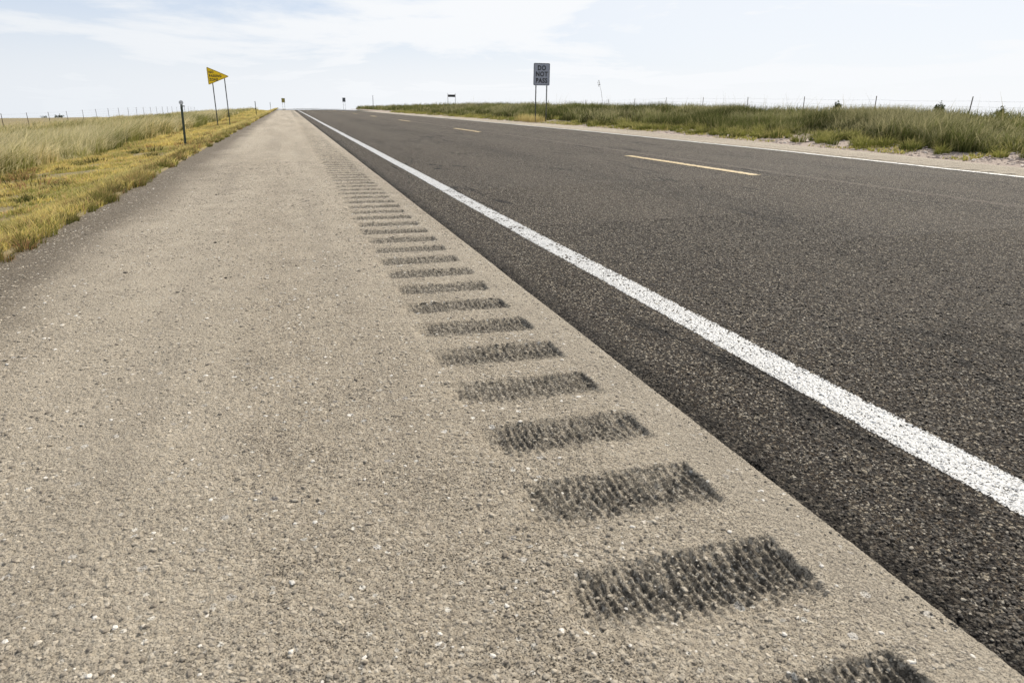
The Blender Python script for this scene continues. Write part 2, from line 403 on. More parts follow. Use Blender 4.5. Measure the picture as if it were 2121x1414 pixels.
# ------------------------------------------------------------------ setting: shoulder, carriageway, far shoulder, ground
def f_sh(x, y, det):
    z, g, p = shoulder_h(x, y, det, det > .01); return z, g, p
bands = [(-1.56, .905, -6, .32, .05, .05, .0), (-1.56, .905, .30, 1.45, .0034, .0032, 1), (-1.56, .905, 1.44, 2.8, .0055, .0055, 1),
         (-1.56, .905, 2.79, 5.5, .009, .010, 1), (-1.56, .905, 5.48, 11, .018, .018, .9), (-1.56, .905, 10.97, 24, .035, .030, .6),
         (-1.56, .905, 23.9, 45, .06, .045, .3), (-1.56, .905, 44.9, 260, .12, .6, .0)]
def f_sh2(x, y, det):
    z, g, p = f_sh(x, y, det)
    if y.max() > 5: g = np.maximum(g, groove(x, y)[0]*(.62 if y.max() > 12 else .40))
    if y.min() > 40:
        inr = ((x > RX-RHW) & (x < RX+RHW)).astype(float)
        z = prof(y)-.03*sstep(-x, 1.05, 1.5); g = inr*.29; p = np.zeros_like(x)
    return z, g, p
V, Fc, Cn, At = grid_bands(bands, f_sh2, ['groove', 'pit'])
tag(link('shoulder', mesh_np('shoulder', V, Fc, Cn, At), M_SH), 'pale tan gravelly near shoulder with milled rumble strip cuts', kind='structure')

def f_lane(x, y, det): return lane_h(x, y, det, det > .01)
XA, XB = .862, XR+.17
bands = [(XA, XB, -6, .42, .06, .08, 0), (XA, 2.3, .40, 1.7, .0042, .0042, 1), (2.29, XB, .40, 1.7, .03, .03, .4),
         (XA, 4.4, 1.69, 3.1, .0072, .0072, 1), (4.39, XB, 1.69, 3.1, .025, .025, .5),
         (XA, XB, 3.09, 6.2, .0125, .0130, 1), (XA, XB, 6.18, 13, .026, .028, .8), (XA, XB, 12.95, 35, .07, .07, .4), (XA, XB, 34.9, 260, .2, .8, 0)]
V, Fc, Cn, At = grid_bands(bands, f_lane, ['stone'])
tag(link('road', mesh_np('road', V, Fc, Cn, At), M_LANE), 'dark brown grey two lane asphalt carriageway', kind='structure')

RX2 = 9.06
def f_far(x, y, det):
    g, u = groove(x, y+.11, RX2)
    z = prof(y)+tilt(x, y)-.003-.012*sstep(x, 9, XE)+.004*(fbm(x, y, 20, 33, 3)-.5)*(det > .01)-.5*0
    z = z-.05*sstep(x, XE-.06, XE+.03)
    if det > .01: return z-g*.017, g*1.0, np.zeros_like(x)
    return z, ((np.abs(x-RX2) < RHW)*.28).astype(float), np.zeros_like(x)
bands = [(XR+.1, XE+.04, -6, 4.02, .08, .1, 0), (XR+.1, XE+.04, 4, 14, .022, .022, 1), (XR+.1, XE+.04, 13.98, 34, .045, .045, 1), (XR+.1, XE+.04, 33.9, 260, .15, .8, 0)]
V, Fc, Cn, At = grid_bands(bands, f_far, ['groove', 'pit'])
M_SH2 = shoulder_material(); M_SH2.name = 'far_chip_seal'
tag(link('far_shoulder', mesh_np('far_shoulder', V, Fc, Cn, At), M_SH2), 'pale shoulder on the far side of the road with rumble cuts', kind='structure')

def axis(fine0, fine1, step, far, k=1.13):
    a = list(np.arange(fine0, fine1, step)); s_ = step; x = fine1
    while x < far: a.append(x); s_ *= k; x += s_
    a.append(far); b_ = []; s_ = step; x = fine0-step
    while x > -far: b_.append(x); s_ *= k; x -= s_
    b_.append(-far); return np.array(b_[::-1]+a)
gx = np.unique(np.concatenate([axis(-8, 16, .22, 8000), [XL-.001, XL+.029, XL+.031, XE-.031, XE-.029, XE+.001]])); gy = axis(-2, 60, .35, 8000, 1.10)
X, Y = np.meshgrid(gx, gy); X = X.ravel(); Y = Y.ravel(); Z = ground_h(X, Y)
nx, ny = len(gx), len(gy); i = (np.arange(ny-1)[:, None]*nx+np.arange(nx-1)[None, :]).ravel()
me = mesh_np('ground', np.stack([X, Y, Z], 1), np.stack([i, i+1, i+nx+1, i+nx], 1).ravel(), np.full(len(i), 4))
tag(link('ground', me, ground_material()), 'prairie ground falling away to a far plain', kind='structure')

# painted markings: thin sheets following the chips
def strip(name, xc, half, y0, y1, mat, label, dense):
    bs = []
    for (a, b_, st, det) in ((-6, .62, .05, 0), (.62, 1.7, .0045, 1), (1.7, 3.1, .008, 1), (3.1, 6.2, .0125, 1), (6.2, 13, .028, .8), (13, 35, .07, .4), (35, 250, .8, 0)):
        a2, b2 = max(a, y0), min(b_, y1)
        if b2 > a2+.01: bs.append((xc-half, xc+half, a2, b2, min(st, .03) if dense else st, st, det))
    def f(x, y, det):
        z, st = lane_h(x, y, det, det > .01); e = .0012 if y.max() < 6.3 else (.004 if y.max() < 40 else .012)
        return z+e, (st if det > .01 else np.full_like(x, .45))
    V, Fc, Cn, At = grid_bands(bs, f, ['stone'])
    return tag(link(name, mesh_np(name, V, Fc, Cn, At), mat), label, kind='structure')
M_WHITE = paint_material('white_road_paint', (.44, .44, .43), .22, XW, .068)
strip('edge_line', XW, .068, -6, 250, M_WHITE, 'white painted edge line beside the near shoulder', True)
M_WHITE2 = paint_material('white_road_paint_far', (.52, .52, .50), .05, XR, .075)
strip('edge_line', XR, .075, -6, 250, M_WHITE2, 'white painted edge line beside the far shoulder', True)
M_YEL = paint_material('yellow_road_paint', (.50, .375, .185), .22, XC, 9)
for k in range(-1, 9):
    y0 = 6.33+12.2*k
    strip('centre_dash', {-1: 4.68, 0: 4.68, 1: 4.87, 2: 4.98}.get(k, 5.0), .058, y0, y0+3.05, M_YEL, 'yellow painted dash on the road centre', True)

# shimmering mirage on the far road
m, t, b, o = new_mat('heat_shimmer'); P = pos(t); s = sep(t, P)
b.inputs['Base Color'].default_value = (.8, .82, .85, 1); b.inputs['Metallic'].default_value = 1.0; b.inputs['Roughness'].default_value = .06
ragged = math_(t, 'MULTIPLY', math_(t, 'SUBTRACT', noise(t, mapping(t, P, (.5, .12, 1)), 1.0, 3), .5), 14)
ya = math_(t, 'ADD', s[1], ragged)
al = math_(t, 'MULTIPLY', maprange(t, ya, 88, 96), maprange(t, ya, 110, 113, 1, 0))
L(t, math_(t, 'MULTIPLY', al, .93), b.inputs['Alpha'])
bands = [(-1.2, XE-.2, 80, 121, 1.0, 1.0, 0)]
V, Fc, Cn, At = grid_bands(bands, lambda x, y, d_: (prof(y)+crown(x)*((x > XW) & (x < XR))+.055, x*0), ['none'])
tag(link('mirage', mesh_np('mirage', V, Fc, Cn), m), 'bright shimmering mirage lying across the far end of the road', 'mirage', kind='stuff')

# ------------------------------------------------------------------ grass
def blades(roots, h, w, lean, curve, tint, clump, tipv=None):
    n = len(roots); ang = rng.uniform(0, np.pi, n)
    side = np.stack([np.cos(ang), np.sin(ang), np.zeros(n)], 1)*w[:, None]*.5
    up = np.zeros((n, 3)); up[:, 2] = h
    ln = np.zeros((n, 3)); ln[:, :2] = lean
    mid = roots+up*.55+ln*h[:, None]*.45*(1-curve[:, None])
    tip = roots+up*(1-.12*np.hypot(lean[:, 0], lean[:, 1])[:, None])+ln*h[:, None]
    V = np.stack([roots-side, roots+side, mid-side*.75, mid+side*.75, tip], 1).reshape(-1, 3)
    o = np.arange(n)*5
    F = np.stack([o, o+1, o+3, o+2, o+2, o+3, o+4], 1).ravel()
    C = np.tile([4, 3], n)
    tv = np.tile([0, 0, .5, .5, 1.0], n)*(np.repeat(tipv, 5) if tipv is not None else 1)
    return V, F, C, {'tint': np.repeat(tint, 5), 'tip': tv, 'clump': np.repeat(clump, 5)}
def make_grass(name, sets, mat, label):
    Vs, Fs, Cs, As, off = [], [], [], {'tint': [], 'tip': [], 'clump': []}, 0
    for (V, F, C, A) in sets:
        Vs.append(V); Fs.append(F+off); Cs.append(C); off += len(V)
        for k in As: As[k].append(A[k])
    me = mesh_np(name, np.concatenate(Vs), np.concatenate(Fs), np.concatenate(Cs), {k: np.concatenate(v) for k, v in As.items()}, False)
    return tag(link(name, me, mat), label, 'grass', kind='stuff')
def scatter(n, x0, x1, y0, y1, ypow=1.0):
    x = rng.uniform(x0, x1, n); u = rng.uniform(0, 1, n)
    if ypow == 0: y = y0*(y1/y0)**u
    else: y = y0+(y1-y0)*u**ypow
    return x, y
def root_z(x, y): return np.where((x > XL) & (x < 4), -.035+prof(y), ground_h(x, y)-.01)
def ground_roots(x, y): return np.stack([x, y, root_z(x, y)], 1)

M_MOWN = leaf_material('mown_grass', (.26, .26, .070), (.62, .51, .15), (.52, .33, .16), (.70, .58, .27), .5)
sets = []
def verge(x, y, hs, ws, edge=False):
    cl = sstep(fbm(x, y, .55, 120, 4)+.5*(fbm(x, y, 3.0, 121, 2)-.5), .32, .58); big = fbm(x, y, 2.2, 130, 3)
    keep = rng.uniform(0, 1, len(x)) < sstep(big, .22, .42)+.25
    x, y, cl, big = x[keep], y[keep], cl[keep], big[keep]
    n = len(x); h = hs*(.12+1.35*sstep(big, .25, .75))*rng.uniform(.5, 1.25, n)
    w_ = ws*rng.uniform(.6, 1.3, n); ln = rng.normal(0, .35, (n, 2))+np.array([.18, .05])
    tint = rng.uniform(0, 1, n)*.9+.25*(fbm(x, y, .8, 140, 3)-.4)
    return blades(ground_roots(x, y), h, w_, ln, rng.uniform(.2, .8, n), tint, cl)
def jag(y): return .08*(vnoise(y, y*0, 1.7, 300)-.5)+.09*(vnoise(y, y*0, 6, 301)-.5)
for n, y0, y1, hs, ws in ((90000, 2.6, 9, .068, .0075), (90000, 9, 24, .075, .014), (70000, 24, 60, .10, .028), (42000, 60, 150, .13, .07)):
    x, y = scatter(n, -6.6, XL+.10, y0, y1, 1.1); k = x < XL+.03+jag(y)*.8
    sets.append(verge(x[k], y[k], hs, ws))
make_grass('mown_grass', sets, M_MOWN, 'short yellow green mown grass sloping down beside the near shoulder')

# ragged tufts along the edge of the pavement
def tufts(centres, per, rad, hh, ww, ci, ti, out=.8):
    n = len(centres)*per; c = np.repeat(centres, per, 0); sz = np.repeat(rng.uniform(.6, 1.3, len(centres)), per)
    a = rng.uniform(0, 2*np.pi, n); r = np.sqrt(rng.uniform(0, 1, n))
    off = np.stack([np.cos(a)*r, np.sin(a)*r], 1)
    xy = c[:, :2]+off*(rad*sz)[:, None]
    roots = ground_roots(xy[:, 0], xy[:, 1])
    h = hh*sz*rng.uniform(.55, 1.15, n)*(1.05-.4*r)
    cd_ = np.repeat(ci+rng.uniform(-.25, .25, len(centres)), per); td = np.repeat(rng.uniform(-.25, .3, len(centres)), per)
    return blades(roots, h, np.full(n, ww)*rng.uniform(.6, 1.4, n), off*out+rng.normal(0, .18, (n, 2)), rng.uniform(.2, .9, n),
                  np.clip(ti+td+rng.uniform(-.3, .3, n), 0, 1), np.clip(cd_, 0, 1))
M_TUFT = leaf_material('verge_tufts', (.055, .065, .022), (.30, .28, .07), (.34, .20, .10), (.50, .38, .16), .35)  # dark green kept low so the colour carries the tufts' shaded sides
sets = []
for y0, y1, n, per, ww in ((2.9, 9, 75, 120, .005), (9, 25, 110, 75, .010), (25, 60, 120, 38, .022), (60, 130, 110, 18, .05)):
    x, y = scatter(n, XL-.22, XL+.03, y0, y1); x = x+jag(y)*.6
    sets.append(tufts(np.stack([x, y], 1), per, .085 if y1 < 30 else .13, .125, ww, .40, .50))
x, y = scatter(70, -5.5, XL-.3, 4, 40); sets.append(tufts(np.stack([x, y], 1), 90, .14, .13, .011, .10, .25))
x, y = scatter(160, -6, XL-.3, 12, 90); sets.append(tufts(np.stack([x, y], 1), 60, .30, .17, .02, .25, .75))
make_grass('verge_tufts', sets, M_TUFT, 'ragged green and rust grass tufts fringing the near pavement edge')

M_TALL = leaf_material('tall_grass', (.075, .088, .024), (.34, .33, .105), (.56, .46, .22), (.76, .66, .40), .5)
sets = []
def tall(x, y, hs, ws, seed, lean=(.42, .05), wild=.30, tipamt=1.0, straw=0.):
    cl = np.clip(fbm(x, y, .45, seed, 4)*1.7-.4, 0, 1); den = fbm(x, y, .9, seed+9, 3)
    keep = rng.uniform(0, 1, len(x)) < sstep(den, .30, .55)+.18
    if not np.isscalar(straw): straw = straw[keep]
    x, y, cl, den = x[keep], y[keep], cl[keep], den[keep]; n = len(x)
    h = hs*(.30+1.25*sstep(den, .25, .75))*rng.uniform(.45, 1.30, n)
    ln = rng.normal(0, wild, (n, 2))+np.array(lean)
    return blades(ground_roots(x, y), h, ws*rng.uniform(.5, 1.4, n), ln, rng.uniform(.3, .9, n),
                  np.clip(rng.uniform(0, 1, n)*.95+straw, 0, 1), cl, tipamt*rng.uniform(.3, 1.1, n)*sstep(fbm(x, y, .3, seed+20, 3), .3, .6))
def tall_edge(y): return -5.0-.9*(fbm(y, y*0, .22, 401, 3)-.3)
for n, x0, x1, y0, y1, hs, ws in ((72000, -10, -4.6, 12, 32, .54, .016), (56000, -10, -4.6, 32, 75, .54, .032), (60000, -22, -9, 28, 110, .42, .03), (26000, -21, -4.6, 75, 150, .42, .06)):
    x, y = scatter(n, x0, x1, y0, y1, 1.15); k = x < tall_edge(y)
    sets.append(tall(x[k], y[k], hs, ws, 500, tipamt=2.2, straw=.55*sstep(fbm(x[k], y[k], .35, 540, 3), .42, .60)-.22))
x, y = scatter(5000, -12, -5.2, 14, 60, 1.2); sets.append(tall(x, y, .74, .008, 560, (.45, .05), .2, 2.6, .6))
make_grass('tall_grass', sets, M_TALL, 'pale feathery tall grass leaning in the wind left of the mown verge')

M_GREEN = leaf_material('green_prairie_grass', (.034, .044, .013), (.165, .180, .055), (.29, .255, .125), (.42, .38, .21), .42)
sets = []
def clear_spot(x, y): return ~((x > 11.08) & (x < 11.65) & (y > 28.0) & (y < 31.1))
def right_edge(y): return 11.60+.9*(fbm(y, y*0, .35, 411, 3)-.5)+.35*(vnoise(y, y*0, 1.6, 412)-.5)
for n, x0, x1, y0, y1, hs, ws, pw in ((110000, 11.2, 15.5, 6.5, 22, .33, .013, 1.1), (80000, 11.2, 15.5, 22, 60, .34, .026, 1.2), (80000, 15.5, 27, 10, 60, .33, .018, 1.0), (40000, 11.2, 30, 60, 130, .38, .05, 1.0)):
    x, y = scatter(n, x0, x1, y0, y1, pw); k = (x > right_edge(y)) & clear_spot(x, y)
    sets.append(tall(x[k], y[k], hs, ws, 600, (.10, .02), .30, 1.6))
x, y = scatter(1600, 12.5, 29, 12, 80); sets.append(tall(x, y, .62, .010, 640, (.05, 0), .15, 1.4, .5))
make_grass('prairie_grass', sets, M_GREEN, 'thick dark green grass on the bank beyond the far shoulder')
M_TUFT2 = leaf_material('gravel_tufts', (.060, .075, .022), (.26, .26, .06), (.46, .37, .16), (.50, .44, .18), .45)
sets = []
x, y = scatter(210, 10.95, 12.4, 7, 26); sets.append(tufts(np.stack([x, y], 1), 110, .13, .26, .010, .4, .3))
x, y = scatter(260, 10.85, 12.2, 20, 80); k = clear_spot(x-.15, y) & clear_spot(x+.15, y); x, y = x[k], y[k]; sets.append(tufts(np.stack([x, y], 1), 50, .22, .22, .022, .55, .4))
x, y = scatter(16000, 10.66, 11.5, 9, 80, 1.3); k = fbm(x, y, .9, 433, 3) > .47; x, y = x[k], y[k]
n = len(x); sets.append(blades(ground_roots(x, y), rng.uniform(.03, .09, n), rng.uniform(.01, .03, n), rng.normal(0, .4, (n, 2)), rng.uniform(0, 1, n), rng.uniform(.2, 1, n), np.full(n, .9)))
# the dry pinkish clump at the foot of the white sign
x, y = scatter(2600, 10.68, 11.20, 30.7, 34); k = rng.uniform(0, 1, 2600) < .4*sstep(fbm(x, y, 3, 77, 2), .3, .6); x, y = x[k], y[k]; sets.append(blades(ground_roots(x, y), rng.uniform(.12, .46, len(x)), rng.uniform(.008, .02, len(x)), rng.normal(0, .3, (len(x), 2)), rng.uniform(0, 1, len(x)), np.full(len(x), 1.0), np.full(len(x), 1.0)))
make_grass('gravel_edge_grass', sets, M_TUFT2, 'yellow green tufts growing in the gravel beside the far shoulder')

# ------------------------------------------------------------------ loose stones
ICO = None
def pebbles(name, P, S, mat, label, flat=.55):
    t_ = (1+5**.5)/2
    v = np.array([(-1,t_,0),(1,t_,0),(-1,-t_,0),(1,-t_,0),(0,-1,t_),(0,1,t_),(0,-1,-t_),(0,1,-t_),(t_,0,-1),(t_,0,1),(-t_,0,-1),(-t_,0,1)])/1.9
    f = np.array([(0,11,5),(0,5,1),(0,1,7),(0,7,10),(0,10,11),(1,5,9),(5,11,4),(11,10,2),(10,7,6),(7,1,8),(3,9,4),(3,4,2),(3,2,6),(3,6,8),(3,8,9),(4,9,5),(2,4,11),(6,2,10),(8,6,7),(9,8,1)])
    n = len(P); a = rng.uniform(0, 6.28, n); ca, sa = np.cos(a), np.sin(a)
    q = v[None]*rng.uniform(.72, 1.25, (n, 12, 1)); q[:, :, 0] *= rng.uniform(.8, 1.6, (n, 1)); q[:, :, 2] *= flat
    q = np.stack([q[:, :, 0]*ca[:, None]-q[:, :, 1]*sa[:, None], q[:, :, 0]*sa[:, None]+q[:, :, 1]*ca[:, None], q[:, :, 2]], 2)*S[:, None, None]
    V = (q+P[:, None]).reshape(-1, 3)
    F = (f[None]+(np.arange(n)*12)[:, None, None]).reshape(-1, 3)
    me = mesh_np(name, V, F.ravel(), np.full(len(F), 3), {'tint': np.repeat(rng.uniform(0, 1, n), 12)}, False)
    return tag(link(name, me, mat), label, 'gravel', kind='stuff')
def stone_mat(name, a, b_, c):
    m, t, b, o = new_mat(name); P = pos(t); tt = attr(t, 'tint')
    col = mixc(t, tt, a, b_); col = mixc(t, maprange(t, tt, .955, .975), col, c)
    L(t, mixc(t, maprange(t, noise(t, P, 300, 3), .3, .7, 0, .35), col, tuple(x*.6 for x in a)), b.inputs['Base Color'])
    b.inputs['Roughness'].default_value = .85; L(t, bump(t, noise(t, P, 500, 3), .5, .001), b.inputs['Normal'])
    return m
n = 4200; x = rng.uniform(-1.4, .84, n); y = .55+8*rng.uniform(0, 1, n)**2.1
g, _ = groove(x, y); k = (g < .1); x, y = x[k], y[k]; n = len(x)
S = .0012+.0042*rng.uniform(0, 1, n)**3.2; z = shoulder_h(x, y)[0]+S*.15
ne = 85000; xe = rng.uniform(-1.5, .89, ne); ye = .55+9.5*rng.uniform(0, 1, ne)**2.3
g, _ = groove(xe, ye); k = (g < .1) | (rng.uniform(0, 1, ne) < .25); k &= fbm(xe, ye, 5, 74, 3)+rng.uniform(-.3, .3, ne) > .38; xe, ye = xe[k], ye[k]; ne = len(xe)
Se = (.0015+.0038*rng.uniform(0, 1, ne)**2.2)*(.75+.25*np.minimum(ye, 2.5)); ze = shoulder_h(xe, ye)[0]-Se*.10
pebbles('loose_gravel', np.stack([np.r_[x, xe], np.r_[y, ye], np.r_[z, ze]], 1), np.r_[S, Se], stone_mat('pale_chips', (.155, .130, .098), (.46, .40, .31), (.64, .60, .53)), 'loose pale stone chips scattered over the near shoulder')
n = 60000; x = rng.uniform(.93, 2.7, n); y = .55+3.6*rng.uniform(0, 1, n)**1.5; x = x+(y-.6)*.25*rng.uniform(0, 1, n)
k = (x > lane_edge(y)+.01) & (np.abs(x-XW) > .075); x, y = x[k], y[k]; n = len(x)
S = (.0018+.0026*rng.uniform(0, 1, n)**1.8)*(.8+.2*np.minimum(y, 2.5)); z = lane_h(x, y)[0]-S*.05
pebbles('road_chips', np.stack([x, y, z], 1), S, stone_mat('dark_chips', (.022, .018, .014), (.13, .108, .080), (.34, .30, .235)), 'dark brown stone chips standing proud of the asphalt lane')
n = 420; y = .6+7*rng.uniform(0, 1, n)**1.6; x = lane_edge(y)+.004-.035*np.abs(rng.normal(0, .6, n))
S = .0010+.0022*rng.uniform(0, 1, n)**2.5; z = shoulder_h(x, y)[0]+S*.1
D = np.array([(-.76, 3.43), (-.44, 4.09), (-.32, 3.21), (-.49, 3.0), (-.47, 8.86), (.09, 5.8), (.12, 1.84), (-.63, 6.37)])
x = np.r_[x, D[:, 0], D[:, 0]+.02]; y = np.r_[y, D[:, 1], D[:, 1]+.015]; S = np.r_[S, .0038+.0016*D[:, 1]**.7, .002+.0006*D[:, 1]]; z = shoulder_h(x, y)[0]+S*.25
pebbles('asphalt_crumbs', np.stack([x, y, z], 1), S, stone_mat('black_crumbs', (.018, .015, .012), (.10, .085, .064), (.34, .30, .24)), 'black crumbs broken from the asphalt edge onto the shoulder')
n = 5200; x = rng.uniform(10.66, 12.5, n); y = 7+45*rng.uniform(0, 1, n)**1.7; z = ground_h(x, y)+.004
pebbles('roadside_gravel', np.stack([x, y, z], 1), .010+.034*rng.uniform(0, 1, n)**2.5, stone_mat('pinkish_gravel', (.30, .235, .195), (.56, .47, .40), (.66, .60, .52)), 'pinkish grey stones between the far shoulder and the green bank')

# ------------------------------------------------------------------ solids
def solid(name, V, F, mat, parent=None, smooth=False):
    me = bpy.data.meshes.new(name); me.from_pydata([tuple(v) for v in V], [], F); me.validate(); me.update()
    if smooth: me.polygons.foreach_set('use_smooth', [True]*len(me.polygons))
    return link(name, me, mat, parent)
def extrude_poly(pts, y0, y1, close=True):
    """pts in x,z (counter-clockwise seen from -Y); slab from y0 (front) to y1."""
    n = len(pts); V = [(p[0], y0, p[1]) for p in pts]+[(p[0], y1, p[1]) for p in pts]
    F = [list(range(n)), list(range(2*n-1, n-1, -1))]+[[(i+1) % n, i, i+n, (i+1) % n+n] for i in range(n)]
    return V, F
def rounded(pts, r, seg=5):
    out = []; n = len(pts)
    for i in range(n):
        p = Vector(pts[i]); a = (Vector(pts[i-1])-p).normalized(); b_ = (Vector(pts[(i+1) % n])-p).normalized()
        half = a.angle(b_)/2; d_ = r/math.tan(half); c = p+(a+b_).normalized()*(r/math.sin(half))
        s0 = p+a*d_-c; s1 = p+b_*d_-c
        a0 = math.atan2(s0.y, s0.x); a1 = math.atan2(s1.y, s1.x); da = (a1-a0+math.pi) % (2*math.pi)-math.pi
        for k in range(seg+1):
            an = a0+da*k/seg; out.append((c.x+r*math.cos(an), c.y+r*math.sin(an)))
    return out
def inset(pts, d_):
    n = len(pts); out = []
    for i in range(n):
        p = Vector(pts[i]); a = (p-Vector(pts[i-1])).normalized(); b_ = (Vector(pts[(i+1) % n])-p).normalized()
        na = Vector((-a.y, a.x)); nb = Vector((-b_.y, b_.x)); m_ = (na+nb).normalized(); k = d_/max(.2, m_.dot(na))
        out.append((p.x+m_.x*k, p.y+m_.y*k))
    return out
def ring(outer, inner, y0, y1):
    n = len(outer); V = []
    for y in (y0, y1):
        V += [(p[0], y, p[1]) for p in outer]+[(p[0], y, p[1]) for p in inner]
    F = []
    for i in range(n):
        j = (i+1) % n
        F += [[i, j, n+j, n+i], [2*n+j, 2*n+i, 3*n+i, 3*n+j], [j, i, 2*n+i, 2*n+j], [n+i, n+j, 3*n+j, 3*n+i]]
    return V, F
def channel(h, w_=.055, d_=.03, th=.004):
    """steel U-channel post, open to the back, with flanges; base at origin."""
    pr = [(-w_/2, d_), (-w_/2, d_+th), (-w_*.28, d_+th), (-w_*.28, th), (w_*.28, th), (w_*.28, d_+th), (w_/2, d_+th), (w_/2, d_), (w_*.28-th, d_), (w_*.28-th, 0), (-w_*.28+th, 0), (-w_*.28+th, d_)]
    n = len(pr); V = [(p[0], p[1], 0) for p in pr]+[(p[0], p[1], h) for p in pr]
    F = [list(range(n)), list(range(2*n-1, n-1, -1))]+[[i, (i+1) % n, (i+1) % n+n, i+n] for i in range(n)]
    return V, F
def tpost(h, w_=.035, th=.006, d_=.032):
    pr = [(-w_/2, 0), (w_/2, 0), (w_/2, th), (th/2, th), (th/2, d_), (-th/2, d_), (-th/2, th), (-w_/2, th)]
    n = len(pr); V = [(p[0], p[1], 0) for p in pr]+[(p[0]*.8, p[1]*.8, h) for p in pr]
    F = [list(range(n-1, -1, -1)), list(range(n, 2*n))]+[[i, (i+1) % n, (i+1) % n+n, i+n] for i in range(n)]
    for k in range(int(h/.055)):                # studs up the face
        z = .05+k*.055; o = len(V); s_ = .006
        V += [(-s_, -s_, z), (s_, -s_, z), (s_, 0, z), (-s_, 0, z), (-s_, -s_, z+.012), (s_, -s_, z+.012), (s_, 0, z+.012), (-s_, 0, z+.012)]
        F += [[o, o+1, o+5, o+4], [o+1, o+2, o+6, o+5], [o+3, o, o+4, o+7], [o+4, o+5, o+6, o+7], [o+3, o+2, o+1, o]]
    return V, F
def cyl(p0, p1, r0, r1=None, seg=8):
    r1 = r0 if r1 is None else r1; p0 = Vector(p0); p1 = Vector(p1); ax = (p1-p0).normalized()
    u = ax.orthogonal().normalized(); v = ax.cross(u); V = []
    for p, r in ((p0, r0), (p1, r1)):
        for k in range(seg):
            a = 2*math.pi*k/seg; V.append(p+(u*math.cos(a)+v*math.sin(a))*r)
    F = [[k, (k+1) % seg, (k+1) % seg+seg, k+seg] for k in range(seg)]+[list(range(seg-1, -1, -1)), list(range(seg, 2*seg))]
    return V, F
def merge(parts):
    V, F = [], []
    for v, f in parts:
        o = len(V); V += list(v); F += [[i+o for i in q] for q in f]
    return V, F
def lettering(lines, size, centre, y, mat, parent, name='lettering', align='CENTER', bold=.004, xscale=1.0, spacing=1.0):
    """words as real raised letters on the face (the face looks towards -Y)."""
    parts = []
    for txt, cx_, cz in lines:
        cu = bpy.data.curves.new('txt', 'FONT'); cu.body = txt; cu.size = size; cu.align_x = align; cu.align_y = 'CENTER'
        cu.offset = bold; cu.extrude = .0012; cu.space_character = spacing; cu.resolution_u = 3
        ob = bpy.data.objects.new('txt', cu); COL.objects.link(ob)
        bpy.context.view_layer.update()
        dg = bpy.context.evaluated_depsgraph_get(); me = bpy.data.meshes.new_from_object(ob.evaluated_get(dg))
        V = [(v.co.x*xscale+cx_, y-v.co.z, v.co.y+cz) for v in me.vertices]; F = [list(p.vertices) for p in me.polygons]
        parts.append((V, F)); bpy.data.objects.remove(ob); bpy.data.curves.remove(cu); bpy.data.meshes.remove(me)
    V, F = merge(parts); return solid(name, V, F, mat, parent)

M_GREENPOST = metal('green_painted_steel', (.035, .055, .040), .55)
M_GALV = metal('weathered_galvanised_steel', (.16, .17, .165), .55, .4)
M_GALV_D = metal('aged_steel', (.075, .08, .075), .6, .3)
M_SIGNY = metal('yellow_sign_sheeting', (.93, .62, .004), .6, 0, .08)
M_SIGNW = metal('white_sign_sheeting', (.30, .32, .37), .5, 0, .15)
M_BLACK = metal('black_sign_ink', (.015, .015, .016), .5, 0, .1)
M_BOLT = metal('zinc_bolts', (.35, .35, .35), .35, .8)
M_BACK = metal('bare_sign_back', (.10, .11, .12), .55, .5)
M_RUST = metal('rusty_fence_steel', (.10, .075, .055), .8, .2)
M_REFL = metal('clear_reflector', (.62, .64, .68), .12, .3, .5)
M_DARKW = metal('dark_weathered_board', (.035, .035, .038), .8)

# delineator posts along the near verge, about 50 m apart
def delineator(x, y, zt, label, refl=True, lean=0):
    gz = float(ground_h(np.array([x]), np.array([y]))[0]); root = empty('delineator_post', (x, y, gz), 0)
    root.rotation_euler = (0, lean, 0)
    h = zt-gz
    V, F = channel(h+.15, .062, .026); V = [(a, b_, c-.15) for a, b_, c in V]
    solid('post', V, F, M_GREENPOST, root)
    if refl:
        ringp = cyl((0, -.004, h+.035), (0, -.022, h+.035), .052, .052, 20)
        r_ = solid('reflector', *ringp, M_REFL, root)
        parts = [cyl((0, .004, h+.035), (0, -.003, h+.035), .058, .058, 20), cyl((0, -.0225, h+.035), (0, -.026, h+.035), .008, .008, 8), cyl((0, .004, h-.08), (0, .004, h+.02), .012, .012, 6)]
        solid('reflector_housing', *merge(parts), M_GALV, root)
    return tag(root, label, 'delineator', 'green delineator posts along the near verge')
delineator(-2.90, 22.65, .70, 'nearest dark green delineator post with round clear reflector, left of the shoulder', lean=.03)
delineator(-2.76, 72.4, .84, 'slim green delineator post standing past the yellow pennant sign', lean=-.01)
delineator(-2.45, 123.2, .87, 'most distant green delineator post, just before the road crest')

